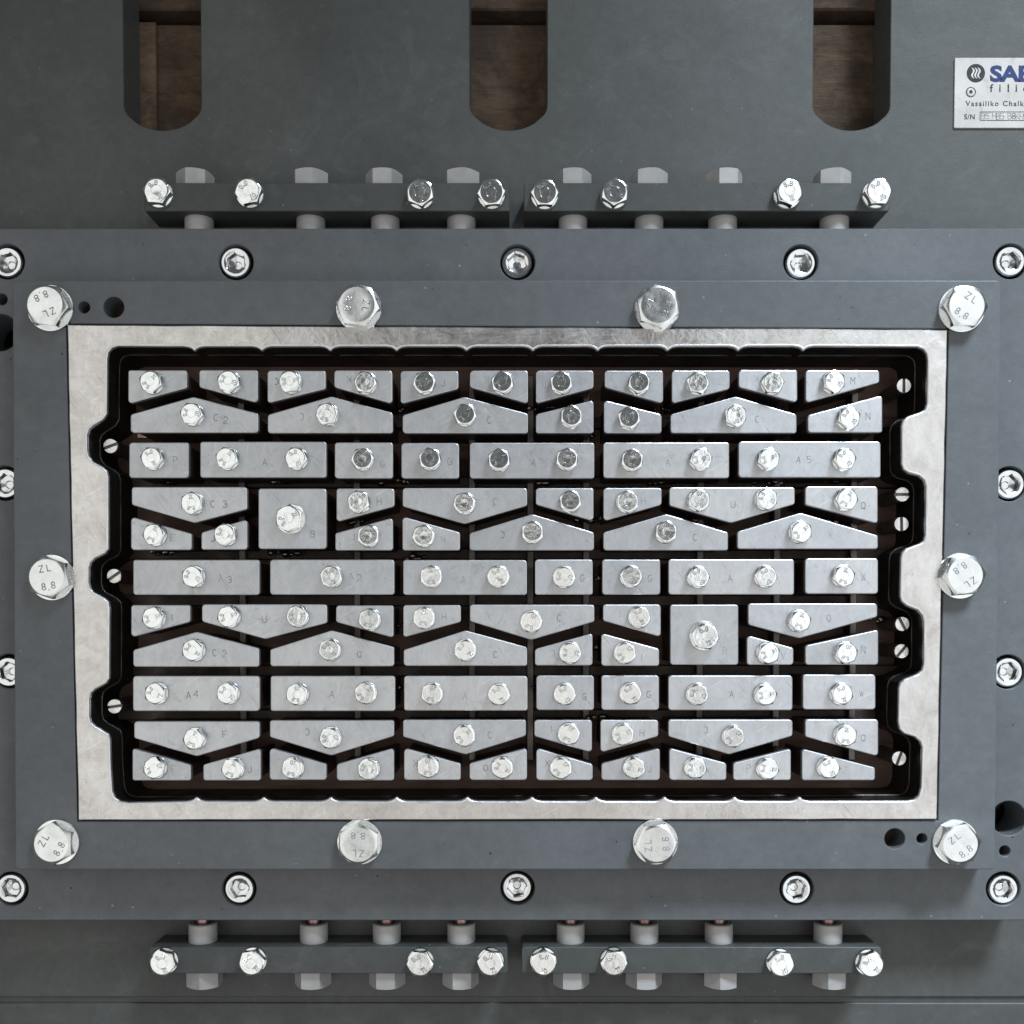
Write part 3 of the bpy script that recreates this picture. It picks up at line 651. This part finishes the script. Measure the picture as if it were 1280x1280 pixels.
for ri, row in enumerate(ROWS):
    for ci, (kind, poly, bolts, marks) in enumerate(row):
        n = len(row)
        pos = ORD[ci] if ci < (n+1)//2 else ORR[n-1-ci]
        txt = ''.join(m_[0] for m_ in marks)
        if kind == 'w':
            # which side is the taller one
            up = ri in (1, 4, 7, 10)
            hl = (poly[3][1]-poly[0][1]); hr = (poly[2][1]-poly[1][1])
            sh = 'wedge plate, taller at %s' % ('left' if hl > hr else 'right')
        elif kind == 'vee': sh = 'V-shaped plate'
        elif kind == 'roof': sh = 'roof-shaped plate'
        elif kind == 'sq': sh = 'large square plate with one larger bolt'
        else: sh = ('long bar' if poly[1][0]-poly[0][0] > 120 else 'short block')+(' with two bolts' if len(bolts) > 1 else ' with one bolt')
        if kind == 'vee' and len(bolts) > 1: sh += ' with two bolts'
        rn = RN[ri] if ri != 6 else 'seventh row'
        lab = 'grey %s%s, %s in %s' % (sh, (', stamped '+txt) if txt else '', pos, rn)
        if kind == 'sq': lab = 'large square grey plate with a bigger bolt, %s side of the core field' % ('upper left' if ri == 3 else 'lower right')
        if len(lab.split()) > 16: lab = lab.replace('grey ', '', 1)
        pw = [P2(u, v, Z_CORE) for u, v in poly]
        cx = sum(p[0] for p in pw)/len(pw); cy = sum(p[1] for p in pw)/len(pw)
        t = thing('core_plate', lab, 'core plate', (cx, cy, Z_CORE-90), group='core plates bolted inside the die opening')
        rad = []
        L = len(pw); po = orient(pw, True)
        for i in range(L):
            u_ = Vector(po[i-1])-Vector(po[i]); v_ = Vector(po[(i+1) % L])-Vector(po[i])
            ang = math.degrees(u_.angle(v_)); rad.append(9 if ang > 140 else random.uniform(3.0, 4.6))
        rp = rounded(po, rad, 5)
        z0 = Z_CORE+random.uniform(-1.0, 0.6)
        child_mesh('core_cap', prism([rp], z0, z0-7, 1.2, seg=2), M['core'], t)
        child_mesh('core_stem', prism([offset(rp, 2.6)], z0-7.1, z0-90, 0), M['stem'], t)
        for (u, v) in bolts:
            st_ = MID if kind == 'sq' else SMALL
            o = bolt(t, u, v, z0, st_, random.random()*math.pi/3 + random.choice((0, 1, 2))*math.pi/3, tilt=0.03)
        if marks:
            st = bmesh.new()
            for ch, u, v, rot in marks:
                q = W(u, v, z0); strokes(st, ch, q.x, q.y, 8.2, 0.85, rot+random.uniform(-.12, .12), 0.15, z0)
            child_mesh('stamped_letter', st, M['stamp'] if random.random() < 0.6 else M['stampfaint'], t)

# ------------------------------------------------------------------ clamping bars with their bolts and adjusting screws
def adj_screw(parent, u_h, u_c, top, yo_px, yi_px, gap_edge, rot, end_px):
    """hexagon screw passing through the bar along y; u_h = head position, u_c = collar position"""
    zc = Z_BAR-29
    y_out = W(640, yo_px, Z_BAR).y; y_in = W(640, yi_px, Z_BAR).y; y_edge = W(640, gap_edge, Z_MOUNT).y
    sgn = 1 if top else -1
    x = W(u_h, yo_px, zc+18).x; xc = W(u_c, yi_px, zc+14).x
    tipz = W(640, end_px, zc+22).y
    ln = abs(tipz-y_out)
    bm = hexhead(21.0, 20.3, 0, ln, slope=0.35, n=48, top=[(6, ln+0.1)])
    bmesh.ops.rotate(bm, verts=bm.verts, matrix=Matrix.Rotation(rot, 3, 'Z'))
    bmesh.ops.rotate(bm, verts=bm.verts, matrix=Matrix.Rotation(-math.pi/2*sgn, 3, 'X'))
    bmesh.ops.translate(bm, verts=bm.verts, vec=(x, y_out, zc))
    h = child_mesh('adjusting_screw', bm, M['nut'], parent, smooth=25)
    gap = abs(y_edge-y_in)
    cl = gap-1.0 if top else gap*0.66
    bm = lathe([(0, 0), (18.6, 0), (18.6, cl-1.5), (17.4, cl), (11.5, cl+0.1), (11.5, cl-1.5), (0, cl-1.6)], 44)
    bmesh.ops.rotate(bm, verts=bm.verts, matrix=Matrix.Rotation(math.pi/2*sgn, 3, 'X'))
    bmesh.ops.translate(bm, verts=bm.verts, vec=(xc, y_in, zc))
    c = child_mesh('collar', bm, M['nut'], parent, smooth=30)
    pr = [(0, 0)]+[(10.6 if k % 2 else 9.6, (gap-0.6)*k/14) for k in range(15)]+[(0, gap-0.5)]
    bm = lathe(pr, 32)
    bmesh.ops.rotate(bm, verts=bm.verts, matrix=Matrix.Rotation(math.pi/2*sgn, 3, 'X'))
    bmesh.ops.translate(bm, verts=bm.verts, vec=(xc, y_in, zc))
    child_mesh('threaded_shank', bm, M['copper'], parent, smooth=60)
BARS = [
 ('upper left dark grey clamping bar above the frame, its right bolts reflecting dark', 180.5, 637, 228.5, 264, True, [(200, 244, 25), (313, 244, 40), (526, 245, 8), (614.5, 245, 35)],
    [(239, 245, 5), (385, 386, 0.3), (478, 480, 0.52), (576.5, 576, 0.2)]),
 ('upper right dark grey clamping bar, above the frame and left of the name plate', 655, 1111.5, 228.5, 264, True, [(680.5, 245.5, 30), (767.5, 245, 55), (983, 245, 12), (1094, 244, 30)],
    [(717, 717, 0.45), (813.5, 813, 0.3), (908.7, 906, 0.6), (1045, 1047, 0.15)]),
 ('lower left dark grey clamping bar below the frame', 186, 634.5, 1184, 1217, False, [(207, 1200, 15), (317.5, 1199.5, 40), (526, 1201, 30), (613.5, 1200.5, 20)],
    [(251, 250, 0.0), (388, 390, 0.5), (482, 482, 0.52), (575, 576, 0.4)]),
 ('lower right dark grey clamping bar below the frame', 652, 1102, 1184, 1217, False, [(679, 1200, 0), (766.5, 1200, 28), (973.5, 1201.5, 22), (1084.5, 1202, 45)],
    [(715, 714, 0.52), (807, 807, 0.5), (904, 901, 0.2), (1042, 1038.6, 0.35)])]
for lab, x0, x1, y0, y1, top, bl, scr in BARS:
    a = P2(x0, y1, Z_BAR); b = P2(x1, y0, Z_BAR)
    t = thing('clamping_bar', lab, 'clamping bar', ((a[0]+b[0])/2, (a[1]+b[1])/2, Z_BASE), group='clamping bars above and below the frame')
    child_mesh('bar_body', prism([rounded([a, (b[0], a[1]), b, (a[0], b[1])], 1.5 if top else 4, 3)], Z_BAR, Z_BASE, 0.9), M['bar'], t)
    for u, v, d in bl:
        o = bolt(t, u, v, Z_BAR, SMALL, math.radians(d), tilt=0.03); o.scale = (1.25,)*3
    for uh, uc, rt in scr:
        adj_screw(t, uh, uc, top, y0 if top else y1, y1 if top else y0, 285.5 if top else 1150.5, rt, 208.5 if top else 1238)

# ------------------------------------------------------------------ name plate
ZN = Z_BASE+2.2
npz = thing('name_plate', 'small silver name plate with blue capital lettering at the upper right edge', 'name plate', tuple(W(1262, 116, Z_BASE)))
a = P2(1192.5, 160, ZN); b = P2(1372, 72, ZN)
child_mesh('plate_body', prism([rounded([a, (b[0], a[1]), b, (a[0], b[1])], 1.2, 2)], ZN, Z_BASE, 0.5), M['label'], npz)
def text(s, u, v, size, m, name, bold=0.0, space=1.0, sx=1.0):
    """lettering whose lower left corner sits at pixel u, v"""
    c = bpy.data.curves.new(name, 'FONT'); c.body = s; c.size = size; c.offset = bold; c.space_character = space; c.extrude = 0.12; c.resolution_u = 4
    o = bpy.data.objects.new(name, c); COL.objects.link(o); bpy.context.view_layer.update()
    me = bpy.data.meshes.new_from_object(o.evaluated_get(bpy.context.evaluated_depsgraph_get()))
    bpy.data.objects.remove(o); bpy.data.curves.remove(c)
    q = W(u, v, ZN)-npz.location/S
    me.transform(Matrix.Scale(S, 4) @ Matrix.Translation((q.x, q.y, q.z+0.1)) @ Matrix.Diagonal((sx, 1, 1, 1)))
    me.materials.clear(); me.materials.append(m); me.name = name
    o = bpy.data.objects.new(name, me); COL.objects.link(o); o.parent = npz; return o
text('SABO', 1237.5, 101.3, 28, M['blue'], 'company_lettering', bold=1.2, space=0.95, sx=1.22)
for ch, u in (('f', 1237.3), ('i', 1248.3), ('l', 1258.8), ('i', 1268.8), ('e', 1278.5)): text(ch, u, 114.8, 14.5, M['ink'], 'small_lettering', bold=0.2)
text('Vassiliko Chalkida', 1207, 132.5, 9.6, M['ink'], 'address_lettering', bold=0.1, space=1.24, sx=1.03)
text('S/N', 1205, 149, 9.2, M['ink'], 'number_lettering', bold=0.12, space=1.08)
def npmesh(name, bm, m, dz): 
    bmesh.ops.translate(bm, verts=bm.verts, vec=(0, 0, dz)); return child_mesh(name, bm, m, npz)
q = P2(1219.8, 91.5, ZN)
npmesh('round_emblem', prism([circle(q[0], q[1], 12.2, 56)], ZN+0.12, ZN, 0), M['ink'], 0)
bm = bmesh.new()
for k in (-1, 0, 1):
    L, Rr = [], []
    for i in range(17):
        s_ = -1+2*i/16
        # wavy stroke leaning right towards its foot
        x = q[0]+k*4.0-s_*1.6+1.9*math.sin(s_*math.pi)
        y = q[1]+s_*7.2
        w_ = 1.1*math.sqrt(max(0.05, 1-s_**4)); L.append((x-w_, y)); Rr.append((x+w_, y))
    prism([L+list(reversed(Rr))], ZN+0.3, ZN+0.05, 0, bm)
npmesh('emblem_waves', bm, M['white'], 0)
q = P2(1213.5, 115.5, ZN)
npmesh('rivet', lathe([(0, ZN), (5.6, ZN), (5.4, ZN+0.5), (4.6, ZN+0.9), (0, ZN+1.0)], 28, cx=q[0], cy=q[1]), M['label'], 0)
npmesh('rivet_ring', prism([circle(q[0], q[1]+.3, 6.7, 36), circle(q[0], q[1], 5.7, 36)], ZN+0.15, ZN, 0), M['ink'], 0)
npmesh('rivet_core', prism([circle(q[0]-.3, q[1]+.3, 2.3, 20)], ZN+1.2, ZN, 0), M['ink'], 0)
a = P2(1224.5, 151, ZN); b = P2(1362, 139.5, ZN)
rc = rounded([a, (b[0], a[1]), b, (a[0], b[1])], 1.6, 3)
npmesh('number_box', prism([rc, offset(orient(rc, True), 0.85)], ZN+0.15, ZN, 0), M['ink'], 0)
bm = bmesh.new(); rnd = random.Random(3)
for i in range(16):
    x = a[0]+5+i*5.2+(4 if i > 1 else 0)+(5 if i > 4 else 0); strokes(bm, rnd.choice('HKNBSX85'.replace('S', '5')), x, (a[1]+b[1])/2+rnd.uniform(-.5, .5), 7.6, 0.9, rnd.uniform(-.15, .15), 0.12, ZN)
npmesh('struck_number', bm, M['stamp'], 0)
